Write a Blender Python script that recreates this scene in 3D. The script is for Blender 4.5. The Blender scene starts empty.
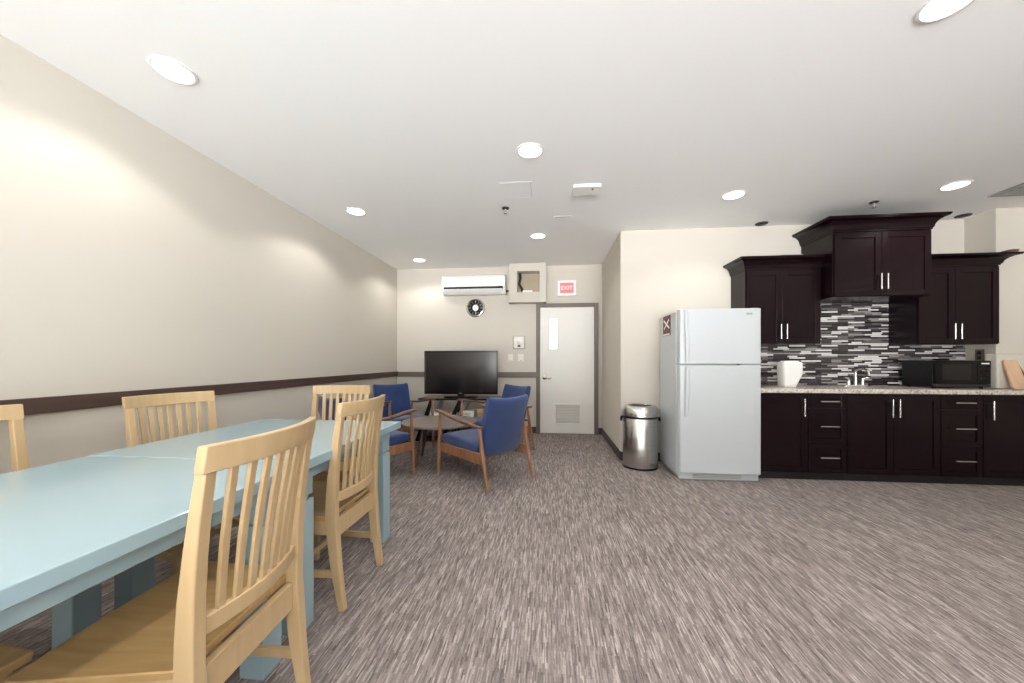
import bpy, bmesh, math, random
from mathutils import Vector, Matrix
PI = math.pi
S = bpy.context.scene
COL = S.collection
random.seed(4)

# ---------------------------------------------------------------- camera, sky, exposure
FPX, YAW, CAMZ = 366.0, 0.102, 1.16
cam_data = bpy.data.cameras.new('camera')
cam_data.sensor_width = 36.0
cam_data.lens = FPX / 1024.0 * 36.0
cam_data.shift_y = (360.2 - 341.5) / 1024.0
cam_data.clip_start = 0.02
cam = bpy.data.objects.new('camera', cam_data)
cam.location = (0, 0, CAMZ)
cam.rotation_euler = (PI / 2, 0, YAW)
COL.objects.link(cam)
S.camera = cam

world = bpy.data.worlds.new('daylight_fill')
S.world = world
world.use_nodes = True
# dim sky; bright lower half added to light the ceiling through the unseen window
wn = world.node_tree
w_tc = wn.nodes.new('ShaderNodeTexCoord')
w_sep = wn.nodes.new('ShaderNodeSeparateXYZ')
w_map = wn.nodes.new('ShaderNodeMapRange')
w_map.inputs['From Min'].default_value = -0.02
w_map.inputs['From Max'].default_value = 0.02
w_map.inputs['To Min'].default_value = 23.5
w_map.inputs['To Max'].default_value = 3.0
wn.links.new(w_tc.outputs['Generated'], w_sep.inputs[0])
wn.links.new(w_sep.outputs['Z'], w_map.inputs['Value'])
wn.links.new(w_map.outputs['Result'], wn.nodes['Background'].inputs[1])
wn.nodes['Background'].inputs[0].default_value = (0.97, 0.985, 1.0, 1)

S.view_settings.view_transform = 'Standard'
S.view_settings.look = 'None'
S.view_settings.exposure = 0.16
S.view_settings.gamma = 1.0
S.view_settings.use_curve_mapping = False
S.cycles.max_bounces = 10
S.cycles.diffuse_bounces = 7
LAMP_W = 26.5          # each downlight


# ---------------------------------------------------------------- materials
def lin(c):
    c = c / 255.0
    return c / 12.92 if c <= 0.04045 else ((c + 0.055) / 1.055) ** 2.4


def rgb(r, g, b):
    return (lin(r), lin(g), lin(b), 1.0)


def new_mat(name):
    m = bpy.data.materials.new(name)
    m.use_nodes = True
    nt = m.node_tree
    return m, nt, nt.nodes['Principled BSDF']


def link(nt, a, ao, b, bi):
    nt.links.new(a.outputs[ao], b.inputs[bi])


def coords(nt, scale, kind='Object', rot=(0, 0, 0)):
    tc = nt.nodes.new('ShaderNodeTexCoord')
    mp = nt.nodes.new('ShaderNodeMapping')
    mp.inputs['Scale'].default_value = scale
    mp.inputs['Rotation'].default_value = rot
    link(nt, tc, kind, mp, 'Vector')
    return mp


def ramp(nt, stops, interp='LINEAR'):
    r = nt.nodes.new('ShaderNodeValToRGB')
    r.color_ramp.interpolation = interp
    e = r.color_ramp.elements
    while len(e) < len(stops):
        e.new(0.5)
    for k, (p, c) in enumerate(stops):
        e[k].position = p
        e[k].color = c
    return r


def noise(nt, mp, scale, detail=3.0, rough=0.5):
    n = nt.nodes.new('ShaderNodeTexNoise')
    n.inputs['Scale'].default_value = scale
    n.inputs['Detail'].default_value = detail
    n.inputs['Roughness'].default_value = rough
    link(nt, mp, 'Vector', n, 'Vector')
    return n


def bump(nt, src, out, bs, strength, dist=0.002):
    b = nt.nodes.new('ShaderNodeBump')
    b.inputs['Strength'].default_value = strength
    b.inputs['Distance'].default_value = dist
    link(nt, src, out, b, 'Height')
    link(nt, b, 'Normal', bs, 'Normal')


def flat(name, c, rough=0.5, metal=0.0, spec=0.5, emit=0.0, vary=0.0, coat=0.0):
    """one colour with a faint procedural mottling"""
    m, nt, bs = new_mat(name)
    bs.inputs['Base Color'].default_value = c
    bs.inputs['Roughness'].default_value = rough
    bs.inputs['Metallic'].default_value = metal
    bs.inputs['Specular IOR Level'].default_value = spec
    bs.inputs['Coat Weight'].default_value = coat
    if emit:
        bs.inputs['Emission Color'].default_value = c
        bs.inputs['Emission Strength'].default_value = emit
    if vary:
        mp = coords(nt, (1, 1, 1))
        n = noise(nt, mp, 6.0)
        a = tuple(x * (1 - vary) for x in c[:3]) + (1,)
        b = tuple(min(1, x * (1 + vary)) for x in c[:3]) + (1,)
        r = ramp(nt, [(0.3, a), (0.7, b)])
        link(nt, n, 'Fac', r, 'Fac')
        link(nt, r, 'Color', bs, 'Base Color')
    return m


def wood(name, dark, mid, light, stretch=(14, 14, 1.2), rough=0.45, scale=1.6, spec=0.5):
    m, nt, bs = new_mat(name)
    mp = coords(nt, stretch)
    n = noise(nt, mp, scale, 5.0, 0.55)
    r = ramp(nt, [(0.25, dark), (0.5, mid), (0.78, light)])
    link(nt, n, 'Fac', r, 'Fac')
    link(nt, r, 'Color', bs, 'Base Color')
    bs.inputs['Roughness'].default_value = rough
    bs.inputs['Specular IOR Level'].default_value = spec
    return m


def fabric(name, a, b):
    m, nt, bs = new_mat(name)
    mp = coords(nt, (1, 1, 1))
    n = noise(nt, mp, 260.0, 2.0)
    n2 = noise(nt, mp, 9.0, 2.0)
    mx = nt.nodes.new('ShaderNodeMix')
    mx.inputs['Factor'].default_value = 0.35
    link(nt, n, 'Fac', mx, 2)
    link(nt, n2, 'Fac', mx, 3)
    r = ramp(nt, [(0.3, a), (0.7, b)])
    link(nt, mx, 0, r, 'Fac')
    link(nt, r, 'Color', bs, 'Base Color')
    bs.inputs['Roughness'].default_value = 0.95
    bs.inputs['Sheen Weight'].default_value = 0.25
    bump(nt, n, 'Fac', bs, 0.3, 0.001)
    return m


def wall_paint(name, c):
    m, nt, bs = new_mat(name)
    bs.inputs['Base Color'].default_value = c
    bs.inputs['Roughness'].default_value = 0.75
    bs.inputs['Specular IOR Level'].default_value = 0.25
    mp = coords(nt, (1, 1, 1))
    n = noise(nt, mp, 140.0, 3.0)
    bump(nt, n, 'Fac', bs, 0.05, 0.001)
    return m


def carpet():
    """loop carpet woven in short light and dark dashes that run along the room"""
    m, nt, bs = new_mat('striated_carpet')
    mp = coords(nt, (1, 1, 1), 'Object', (0, 0, PI / 2))

    def dashes(w, h, off):
        b = nt.nodes.new('ShaderNodeTexBrick')
        b.offset = off
        b.offset_frequency = 2
        b.squash = 0.7
        b.squash_frequency = 3
        b.inputs['Color1'].default_value = (0, 0, 0, 1)
        b.inputs['Color2'].default_value = (1, 1, 1, 1)
        b.inputs['Scale'].default_value = 1.0
        b.inputs['Mortar Size'].default_value = 0.0
        b.inputs['Brick Width'].default_value = w
        b.inputs['Row Height'].default_value = h
        link(nt, mp, 'Vector', b, 'Vector')
        return b
    d1 = dashes(0.105, 0.0062, 0.41)
    d2 = dashes(0.052, 0.0043, 0.57)
    mp3 = coords(nt, (1.0, 1.0, 1.0))
    n3 = noise(nt, mp3, 300.0, 2.0)
    n4 = noise(nt, mp3, 2.2, 3.0)

    def mix(a, ao, b, bo, f):
        mx = nt.nodes.new('ShaderNodeMix')
        mx.inputs['Factor'].default_value = f
        link(nt, a, ao, mx, 2)
        link(nt, b, bo, mx, 3)
        return mx
    m1 = mix(d1, 'Color', d2, 'Color', 0.42)
    m2 = mix(m1, 0, n3, 'Fac', 0.34)
    m3 = mix(m2, 0, n4, 'Fac', 0.16)
    r = ramp(nt, [(0.2, rgb(86, 77, 76)), (0.42, rgb(122, 113, 110)), (0.58, rgb(141, 131, 127)), (0.8, rgb(184, 174, 168))])
    link(nt, m3, 0, r, 'Fac')
    link(nt, r, 'Color', bs, 'Base Color')
    bs.inputs['Roughness'].default_value = 0.97
    bs.inputs['Specular IOR Level'].default_value = 0.15
    bump(nt, m2, 0, bs, 0.4, 0.003)
    return m


def mosaic():
    m, nt, bs = new_mat('glass_strip_mosaic')
    mp = coords(nt, (1, 1, 1), 'Object', (PI / 2, 0, 0))
    b = nt.nodes.new('ShaderNodeTexBrick')
    b.offset = 0.37
    b.offset_frequency = 2
    b.squash = 0.62
    b.squash_frequency = 3
    b.inputs['Color1'].default_value = (0, 0, 0, 1)
    b.inputs['Color2'].default_value = (1, 1, 1, 1)
    b.inputs['Mortar'].default_value = (0.42, 0.42, 0.42, 1)
    b.inputs['Scale'].default_value = 1.0
    b.inputs['Mortar Size'].default_value = 0.001
    b.inputs['Brick Width'].default_value = 0.165
    b.inputs['Row Height'].default_value = 0.0168
    link(nt, mp, 'Vector', b, 'Vector')
    r = ramp(nt, [(0.0, rgb(28, 24, 28)), (0.22, rgb(58, 52, 56)), (0.40, rgb(104, 98, 99)), (0.52, rgb(44, 38, 42)),
                  (0.64, rgb(150, 146, 146)), (0.78, rgb(226, 224, 222))], 'CONSTANT')
    link(nt, b, 'Color', r, 'Fac')
    link(nt, r, 'Color', bs, 'Base Color')
    bs.inputs['Roughness'].default_value = 0.18
    return m


def granite():
    m, nt, bs = new_mat('speckled_granite')
    mp = coords(nt, (1, 1, 1))
    n = noise(nt, mp, 55.0, 6.0, 0.7)
    r = ramp(nt, [(0.34, rgb(108, 96, 88)), (0.45, rgb(186, 176, 164)), (0.6, rgb(214, 207, 197)), (0.75, rgb(236, 231, 224))])
    link(nt, n, 'Fac', r, 'Fac')
    link(nt, r, 'Color', bs, 'Base Color')
    bs.inputs['Roughness'].default_value = 0.2
    return m


def steel(name, c, rough, stretch):
    m, nt, bs = new_mat(name)
    mp = coords(nt, stretch)
    n = noise(nt, mp, 1.0, 3.0)
    r = ramp(nt, [(0.3, tuple(x * 0.82 for x in c[:3]) + (1,)), (0.7, c)])
    link(nt, n, 'Fac', r, 'Fac')
    link(nt, r, 'Color', bs, 'Base Color')
    bs.inputs['Metallic'].default_value = 1.0
    bs.inputs['Roughness'].default_value = rough
    bs.inputs['Anisotropic'].default_value = 0.5
    return m


M = {}
M['wall'] = wall_paint('cream_wall_paint', rgb(198, 192, 181))
M['ceiling'] = wall_paint('white_ceiling_paint', rgb(243, 243, 242))
M['rail'] = wood('dark_brown_rail', rgb(62, 46, 40), rgb(72, 54, 47), rgb(80, 62, 54), (1, 0.6, 30), 0.5)
M['rail_grey'] = flat('taupe_trim', rgb(104, 93, 85), 0.5, vary=0.05)
M['base'] = flat('dark_vinyl_base', rgb(58, 48, 44), 0.5, vary=0.06)
M['carpet'] = carpet()
M['door'] = flat('white_door_paint', rgb(218, 215, 209), 0.45, vary=0.01)
M['door_grille'] = flat('grille_grey', rgb(210, 208, 203), 0.5, vary=0.02)
M['lit_glass'] = flat('lit_vision_glass', (1.0, 0.97, 0.92, 1), 0.2, emit=0.75)
M['white'] = flat('white_plastic', rgb(233, 232, 228), 0.4, vary=0.01)
M['white_metal'] = flat('white_appliance_enamel', rgb(188, 193, 195), 0.28, vary=0.006)
M['offwhite'] = flat('offwhite_plastic', rgb(222, 217, 208), 0.45, vary=0.01)
M['grey'] = flat('grey_plastic', rgb(150, 150, 148), 0.45, vary=0.03)
M['black'] = flat('black_plastic', rgb(12, 10, 12), 0.35, vary=0.1, spec=0.3)
M['black_gloss'] = flat('black_gloss', rgb(10, 8, 10), 0.15, vary=0.1, spec=0.3)
M['screen'] = flat('tv_glass', rgb(20, 16, 17), 0.16, spec=0.55)
M['dark'] = flat('dark_void', rgb(40, 36, 34), 0.8, vary=0.1)
M['drywall_in'] = flat('raw_drywall', rgb(172, 158, 136), 0.9, vary=0.04)
M['chrome'] = steel('brushed_nickel', (0.78, 0.77, 0.75, 1), 0.22, (40, 40, 40))
M['bin_steel'] = steel('brushed_bin_steel', (0.60, 0.585, 0.57, 1), 0.22, (2, 2, 160))
M['espresso'] = wood('espresso_cabinet', rgb(15, 4, 9), rgb(20, 6, 11), rgb(25, 8, 14), (8, 8, 0.8), 0.24, 1.6, 0.24)
M['espresso_in'] = flat('espresso_edge', rgb(16, 9, 11), 0.45, vary=0.08)
M['granite'] = granite()
M['mosaic'] = mosaic()
M['beech'] = wood('pale_beech', rgb(178, 151, 111), rgb(184, 158, 119), rgb(190, 165, 127), (18, 18, 1.5), 0.42)
M['beech_seat'] = wood('pale_beech_seat', rgb(158, 126, 80), rgb(172, 140, 92), rgb(184, 154, 106), (22, 1.6, 10), 0.36)
M['blue'] = flat('pale_blue_table_paint', rgb(148, 173, 181), 0.26, vary=0.008, coat=0.4)
M['walnut'] = wood('walnut', rgb(112, 76, 52), rgb(140, 98, 70), rgb(160, 116, 86), (12, 12, 2.0), 0.4)
M['walnut_arm'] = wood('walnut_armrest', rgb(78, 54, 44), rgb(98, 70, 56), rgb(120, 90, 74), (12, 12, 2.0), 0.35)
M['walnut_dark'] = wood('walnut_underside', rgb(70, 46, 36), rgb(88, 60, 46), rgb(104, 74, 58), (12, 12, 2.0), 0.45)
M['navy'] = fabric('navy_wool', rgb(24, 45, 86), rgb(38, 63, 112))
M['table_grey'] = wood('grey_washed_oak', rgb(104, 95, 88), rgb(122, 112, 104), rgb(136, 126, 118), (2, 16, 2), 0.4)
M['paper'] = flat('paper', rgb(236, 233, 226), 0.8, vary=0.02)
M['ink'] = flat('ink', rgb(60, 58, 60), 0.7, vary=0.1)
M['cardboard'] = flat('cardboard', rgb(188, 160, 126), 0.8, vary=0.05)
M['tan_board'] = wood('tan_board', rgb(184, 148, 118), rgb(198, 164, 134), rgb(210, 178, 148), (10, 10, 1), 0.5)
M['exit_red'] = flat('exit_red', rgb(236, 92, 98), 0.4, emit=0.75)
M['exit_pale'] = flat('exit_letters', rgb(255, 205, 200), 0.4, emit=0.55)
M['lamp'] = flat('lamp_lens', (1.0, 0.97, 0.92, 1), 0.4, emit=6.0)
M['maroon'] = flat('maroon_print', rgb(92, 34, 40), 0.5, vary=0.2)
M['wire'] = flat('black_cable', rgb(20, 20, 22), 0.5, vary=0.1)
M['dial'] = flat('clock_dial', rgb(84, 80, 78), 0.35, metal=0.3, vary=0.1)
M['outlet'] = flat('bronze_outlet', rgb(104, 88, 76), 0.4, vary=0.05)
M['seam'] = flat('dark_seam', rgb(120, 116, 112), 0.8, vary=0.05)


# ---------------------------------------------------------------- mesh helpers
class MB:
    def __init__(self):
        self.bm = bmesh.new()

    def box(self, x0, x1, y0, y1, z0, z1):
        v = [self.bm.verts.new(p) for p in ((x0, y0, z0), (x1, y0, z0), (x1, y1, z0), (x0, y1, z0),
                                            (x0, y0, z1), (x1, y0, z1), (x1, y1, z1), (x0, y1, z1))]
        for f in ((3, 2, 1, 0), (4, 5, 6, 7), (0, 1, 5, 4), (1, 2, 6, 5), (2, 3, 7, 6), (3, 0, 4, 7)):
            self.bm.faces.new([v[i] for i in f])
        return self

    def loft(self, rings, cap=True, closed=False):
        R = [[self.bm.verts.new(p) for p in r] for r in rings]
        n = len(R[0])
        k = len(R)
        for i in range(k if closed else k - 1):
            a, b = R[i], R[(i + 1) % k]
            for j in range(n):
                self.bm.faces.new((a[j], a[(j + 1) % n], b[(j + 1) % n], b[j]))
        if cap and not closed:
            self.bm.faces.new(list(reversed(R[0])))
            self.bm.faces.new(R[-1])
        return self

    def lathe(self, prof, c=(0, 0, 0), seg=32, axis='z', cap=True):
        rings = []
        for r, h in prof:
            ring = []
            for k in range(seg):
                a = 2 * PI * k / seg
                x, y = r * math.cos(a), r * math.sin(a)
                p = {'z': (x, y, h), 'y': (x, h, -y), 'x': (h, x, y)}[axis]
                ring.append(Vector(p) + Vector(c))
            rings.append(ring)
        return self.loft(rings, cap)

    def tube(self, pts, rad, seg=10):
        pts = [Vector(p) for p in pts]
        if not isinstance(rad, (list, tuple)):
            rad = [rad] * len(pts)
        rings = []
        up = None
        for i, p in enumerate(pts):
            t = (pts[min(i + 1, len(pts) - 1)] - pts[max(i - 1, 0)]).normalized()
            if up is None:
                up = Vector((0, 0, 1)) if abs(t.z) < 0.9 else Vector((1, 0, 0))
            a = (up - t * up.dot(t)).normalized()
            up = a
            b = t.cross(a)
            rings.append([p + (a * math.cos(2 * PI * k / seg) + b * math.sin(2 * PI * k / seg)) * rad[i] for k in range(seg)])
        return self.loft(rings)

    def beam(self, pts, sx, axis_u=(1, 0, 0)):
        """rectangular section swept along pts; sx = list of (width along axis_u, depth across)"""
        u = Vector(axis_u).normalized()
        pts = [Vector(p) for p in pts]
        rings = []
        for i, p in enumerate(pts):
            t = (pts[min(i + 1, len(pts) - 1)] - pts[max(i - 1, 0)]).normalized()
            w, d = sx[i] if isinstance(sx, list) else sx
            n = t.cross(u).normalized()
            a, b = u * (w / 2), n * (d / 2)
            rings.append([p - a - b, p + a - b, p + a + b, p - a + b])
        return self.loft(rings)

    def prism(self, poly, d0, d1, plane='xz'):
        f = {'xz': lambda a, b, d: (a, d, b), 'yz': lambda a, b, d: (d, a, b), 'xy': lambda a, b, d: (a, b, d)}[plane]
        return self.loft([[f(a, b, d0) for a, b in poly], [f(a, b, d1) for a, b in poly]])

    def done(self, name, mat, parent=None, bevel=0.0, smooth=None, seg=2, subsurf=0):
        bm = self.bm
        bmesh.ops.recalc_face_normals(bm, faces=bm.faces[:])
        if smooth is not None:
            lim = math.radians(smooth)
            for f in bm.faces:
                f.smooth = True
            for e in bm.edges:
                if len(e.link_faces) == 2 and e.calc_face_angle(0) > lim:
                    e.smooth = False
        me = bpy.data.meshes.new(name)
        bm.to_mesh(me)
        bm.free()
        me.materials.append(mat)
        o = bpy.data.objects.new(name, me)
        COL.objects.link(o)
        if parent is not None:
            o.parent = parent
        if bevel:
            b = o.modifiers.new('bevel', 'BEVEL')
            b.width = bevel
            b.segments = seg
            b.limit_method = 'ANGLE'
            b.angle_limit = math.radians(40)
        if subsurf:
            s = o.modifiers.new('subsurf', 'SUBSURF')
            s.levels = subsurf
            s.render_levels = subsurf
        return o


def box(name, mat, x0, x1, y0, y1, z0, z1, parent=None, bevel=0.0):
    return MB().box(x0, x1, y0, y1, z0, z1).done(name, mat, parent, bevel)


def tag(o, label, cat, group=None):
    o['label'] = label
    o['category'] = cat
    if group:
        o['group'] = group
    return o


def thing(name, label, cat, loc=(0, 0, 0), rz=0.0, group=None):
    o = bpy.data.objects.new(name, None)
    o.empty_display_size = 0.1
    o.location = loc
    o.rotation_euler = (0, 0, rz)
    COL.objects.link(o)
    return tag(o, label, cat, group)


def struct(o):
    o['kind'] = 'structure'
    return o


def dup(root, loc, rz, label):
    r = root.copy()
    COL.objects.link(r)
    r.location = loc
    r.rotation_euler = (0, 0, rz)
    r['label'] = label
    for ch in list(root.children):
        c = ch.copy()
        COL.objects.link(c)
        c.parent = r
        for g in list(ch.children):
            d = g.copy()
            COL.objects.link(d)
            d.parent = c
    return r


def lettering(name, s, size, loc, rot, mat, parent, depth=0.001):
    cu = bpy.data.curves.new(name, 'FONT')
    cu.body = s
    cu.size = size
    cu.extrude = depth
    cu.align_x = 'CENTER'
    cu.align_y = 'CENTER'
    t = bpy.data.objects.new(name, cu)
    COL.objects.link(t)
    bpy.context.view_layer.update()
    me = bpy.data.meshes.new_from_object(t.evaluated_get(bpy.context.evaluated_depsgraph_get()))
    bpy.data.objects.remove(t)
    me.materials.clear()
    me.materials.append(mat)
    o = bpy.data.objects.new(name, me)
    COL.objects.link(o)
    o.location = loc
    o.rotation_euler = rot
    o.parent = parent
    return o


def rrect(w, h, r, n=5):
    pts = []
    for cx, cy, a0 in ((w / 2 - r, h / 2 - r, 0), (-w / 2 + r, h / 2 - r, 90), (-w / 2 + r, -h / 2 + r, 180), (w / 2 - r, -h / 2 + r, 270)):
        for k in range(n + 1):
            a = math.radians(a0 + 90 * k / n)
            pts.append((cx + r * math.cos(a), cy + r * math.sin(a)))
    return pts


# ---------------------------------------------------------------- the room
XL, YB, XA, YK, H = -2.514, 5.843, 0.822, 4.355, 2.66
XR, YR = 5.6, -3.2          # right-hand and rear ends of the room, out of the picture
XC, YC = 4.38, 4.075         # return wall at the end of the kitchen run

struct(box('floor', M['carpet'], XL - 0.1, XR + 0.1, YR - 0.1, YB + 0.1, -0.1, 0.0))
struct(box('ceiling', M['ceiling'], XL - 0.1, XR + 0.1, YR - 0.1, YB + 0.1, H, H + 0.1))
struct(box('wall_left', M['wall'], XL - 0.1, XL, YR - 0.1, YB + 0.1, 0.0, H))
struct(box('wall_back', M['wall'], XL, XA, YB, YB + 0.1, 0.0, H))
struct(box('wall_alcove', M['wall'], XA, XA + 0.1, YK, YB + 0.1, 0.0, H))
struct(box('wall_kitchen', M['wall'], XA + 0.1, XC, YK, YK + 0.1, 0.0, H))
struct(box('wall_return', M['wall'], XC, XR + 0.1, YC, YK + 0.1, 0.0, H, bevel=0.004))
struct(box('wall_right', M['wall'], XR, XR + 0.1, YR - 0.1, YC, 0.0, H))
rear = MB()
rear.box(XL, XR, YR - 0.1, YR, 0.0, 0.35).box(XL, XR, YR - 0.1, YR, 2.52, H)
rear.box(XL, XL + 0.3, YR - 0.1, YR, 0.35, 2.52).box(2.6, XR, YR - 0.1, YR, 0.35, 2.52)
struct(rear.done('wall_rear', M['wall']))
wf = MB()
x0, x1 = XL + 0.3, 2.6
for k in range(6):
    x = x0 + (x1 - x0) * k / 5
    wf.box(x - 0.03, x + 0.03, YR - 0.08, YR - 0.02, 0.35, 2.52)
wf.box(x0, x1, YR - 0.08, YR - 0.02, 0.35, 0.41).box(x0, x1, YR - 0.08, YR - 0.02, 2.46, 2.52)
struct(wf.done('added_window_1', M['white']))  # unseen window, added and sized to let fill light onto the ceiling

# chair rail and base
struct(box('trim_1', M['rail'], XL, XL + 0.02, YR, YB, 0.897, 0.976, bevel=0.004))
struct(box('trim_2', M['rail_grey'], XL + 0.02, -0.212, YB - 0.02, YB, 0.885, 0.97, bevel=0.003))
struct(box('baseboard_left', M['base'], XL, XL + 0.012, YR, YB, 0.0, 0.1, bevel=0.003))
b = MB().box(XL + 0.012, -0.212, YB - 0.012, YB, 0, 0.1).box(0.76, XA, YB - 0.012, YB, 0, 0.1)
struct(b.done('baseboard_back', M['base'], bevel=0.002))
struct(box('baseboard_alcove', M['base'], XA - 0.012, XA, YK - 0.012, YB - 0.012, 0, 0.1, bevel=0.002))
struct(box('baseboard_kitchen', M['base'], XA, 2.0, YK - 0.012, YK, 0, 0.1, bevel=0.002))
# boxed ledge along the return wall above the worktop
struct(box('trim_3', M['wall'], 4.275, XR, 3.965, YC, 0.885, 1.22, bevel=0.012))

# the door
d = thing('door_1', 'white metal door with narrow glass, lever and grille in taupe frame', 'door', (0, YB, 0))
struct(d)
fr = MB().box(-0.21, -0.148, -0.05, 0.0, 0, 2.055).box(0.695, 0.757, -0.05, 0.0, 0, 2.055).box(-0.148, 0.695, -0.05, 0.0, 1.995, 2.055)
fr.done('door_frame', M['rail_grey'], d, 0.004)
lf = MB()
gx0, gx1, gz0, gz1 = 0.0, 0.125, 1.335, 1.815
lf.box(-0.146, gx0, -0.03, -0.002, 0.012, 1.993).box(gx1, 0.693, -0.03, -0.002, 0.012, 1.993)
lf.box(gx0, gx1, -0.03, -0.002, 0.012, gz0).box(gx0, gx1, -0.03, -0.002, gz1, 1.993)
lf.done('door_leaf', M['door'], d)
gl = MB().box(gx0, gx1, -0.016, -0.01, gz0, gz1).done('door_glass', M['lit_glass'], d)
gf = MB()
for a in ((gx0 - 0.015, gx0 + 0.004, gz0 - 0.015, gz1 + 0.015), (gx1 - 0.004, gx1 + 0.015, gz0 - 0.015, gz1 + 0.015),
          (gx0, gx1, gz0 - 0.015, gz0 + 0.004), (gx0, gx1, gz1 - 0.004, gz1 + 0.015)):
    gf.box(a[0], a[1], -0.036, -0.028, a[2], a[3])
gf.done('glass_frame', M['door'], d, 0.002)
g = MB()
g.box(0.075, 0.100, -0.046, -0.028, 0.14, 0.48).box(0.465, 0.49, -0.046, -0.028, 0.14, 0.48)
g.box(0.100, 0.465, -0.046, -0.028, 0.14, 0.165).box(0.100, 0.465, -0.046, -0.028, 0.455, 0.48)
gr = g.done('grille', M['door'], d, 0.002)
g = MB()
for k in range(12):
    z = 0.168 + k * 0.0241
    g.beam([(0.100, -0.036, z + 0.01), (0.465, -0.036, z + 0.01)], (0.026, 0.003), (0, 0.8, -0.6))
g.done('louvre', M['door_grille'], gr)
h = MB().lathe([(0.033, 0), (0.033, -0.008), (0.026, -0.012)], (-0.075, -0.03, 0.885), 24, 'y')
h.tube([(-0.075, -0.04, 0.885), (-0.075, -0.085, 0.885), (-0.06, -0.095, 0.883), (0.0, -0.095, 0.875), (0.035, -0.092, 0.872)], [0.014, 0.014, 0.015, 0.013, 0.011])
h.done('lever_handle', M['chrome'], d, smooth=40)


# ---------------------------------------------------------------- ceiling fittings
def downlight():
    t = thing('recessed_downlight', '', 'ceiling light', (0, 0, H), 0, 'recessed ceiling downlights')
    MB().lathe([(0.098, 0.0), (0.098, -0.004), (0.092, -0.007), (0.082, -0.007), (0.08, -0.002), (0.08, 0.0)], (0, 0, 0), 40).done('trim_ring', M['white'], t, smooth=40)
    MB().lathe([(0.081, -0.001), (0.081, -0.004), (0.05, -0.0065), (0.004, -0.007)], (0, 0, 0), 40).done('lens', M['lamp'], t, smooth=60)
    l = bpy.data.lights.new('downlight_beam', 'SPOT')
    l.energy = LAMP_W
    l.color = (1.0, 0.97, 0.92)
    l.spot_size = math.radians(142)
    l.spot_blend = 0.35
    l.shadow_soft_size = 0.06
    lo = bpy.data.objects.new('downlight_beam', l)
    lo.location = (0, 0, -0.02)
    COL.objects.link(lo)
    lo.parent = t
    return t


LX, P = -1.938, 1.80
spots = [
    (LX, 1.709, 'round lit downlight over the pale blue tables, nearest the left wall'),
    (LX, 3.508, 'round lit downlight near left wall between table end and far corner'),
    (LX, 5.307, 'small round lit downlight in the far corner by the wall air conditioner'),
    (LX + P, 2.62, 'round lit downlight in mid ceiling in front of the faint access panel'),
    (LX + P, 4.42, 'round lit downlight nearest the ceiling box and exit door'),
    (LX + 2 * P, 3.51, 'round lit downlight in front of the white fridge'),
    (LX + 3 * P, 3.51, 'round lit downlight over the kitchen counter, beside the ceiling vent'),
    (LX + 2 * P, 1.71, 'downlight cut off by the top edge of the photo, at upper right'),
]
# lamps of the same grid in the part of the room behind the camera
for x, y in ((LX, -0.09), (LX + P, 0.82), (LX + P, -0.98), (LX + 2 * P, -0.09), (LX + 3 * P, 1.71), (LX + 3 * P, -0.09), (LX, -1.9), (LX + 2 * P, -1.9)):
    spots.append((x, y, 'downlight behind the camera, outside the photo'))
first = downlight()
for i, (x, y, lab) in enumerate(spots):
    if i == 0:
        first.location = (x, y, H)
        first['label'] = lab
    else:
        dup(first, (x, y, H), 0, lab)


def sprinkler(x, y, label):
    t = thing('fire_sprinkler', label, 'sprinkler', (x, y, H), 0, 'ceiling sprinklers')
    MB().lathe([(0.036, 0), (0.034, -0.008), (0.014, -0.012)], (0, 0, 0), 24).done('escutcheon', M['dark'], t, smooth=40)
    s = MB().tube([(0, 0, -0.01), (0, 0, -0.03)], 0.01)
    for a in (-1, 1):
        s.tube([(0.009 * a, 0, -0.03), (0.016 * a, 0, -0.042), (0.004 * a, 0, -0.055)], 0.003, 6)
    s.lathe([(0.003, -0.054), (0.018, -0.056), (0.018, -0.058), (0.003, -0.06)], (0, 0, 0), 16)
    s.done('sprinkler_head', M['grey'], t, smooth=40)


sprinkler(-0.431, 3.582, 'dark pendent sprinkler head in mid ceiling, behind the access panel')
sprinkler(3.061, 3.802, 'dark sprinkler head on ceiling above the tall middle cabinet')


def plate(x, y, label):
    t = thing('ceiling_plate', label, 'ceiling fitting', (x, y, H), 0, 'dark round ceiling plates')
    MB().lathe([(0.062, 0), (0.062, -0.006), (0.055, -0.01)], (0, 0, 0), 28).done('plate_ring', M['dark'], t, smooth=40)
    MB().lathe([(0.045, -0.0095), (0.04, -0.014), (0.01, -0.016)], (0, 0, 0), 28).done('plate_cover', M['black'], t, smooth=40)


plate(2.313, 4.27, 'small dark round plate on ceiling above the left upper cabinet')
plate(4.265, 4.25, 'small dark round plate on ceiling right of the tall middle cabinet')

t = thing('smoke_detector', 'white rectangular detector box on mid ceiling', 'detector', (0.32, 3.25, H))
MB().loft([[(x * s, y * s, z) for x, y in rrect(0.24, 0.18, 0.02)] for s, z in ((1.0, 0), (1.0, -0.014), (0.94, -0.024))]).done('housing', M['white'], t, smooth=40)
MB().lathe([(0.008, -0.023), (0.008, -0.027)], (0.05, -0.04, 0), 12).done('indicator', M['dark'], t)
t = thing('access_panel', 'flush square access panel faintly outlined in the middle of ceiling', 'access panel', (-0.286, 3.22, H))
MB().box(-0.125, 0.125, -0.14, 0.14, -0.001, 0).done('panel_door', M['ceiling'], t)
a = MB()
a.box(-0.14, 0.14, -0.155, -0.143, -0.0015, 0).box(-0.14, 0.14, 0.143, 0.155, -0.0015, 0)
a.box(-0.14, -0.128, -0.143, 0.143, -0.0015, 0).box(0.128, 0.14, -0.143, 0.143, -0.0015, 0)
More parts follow.
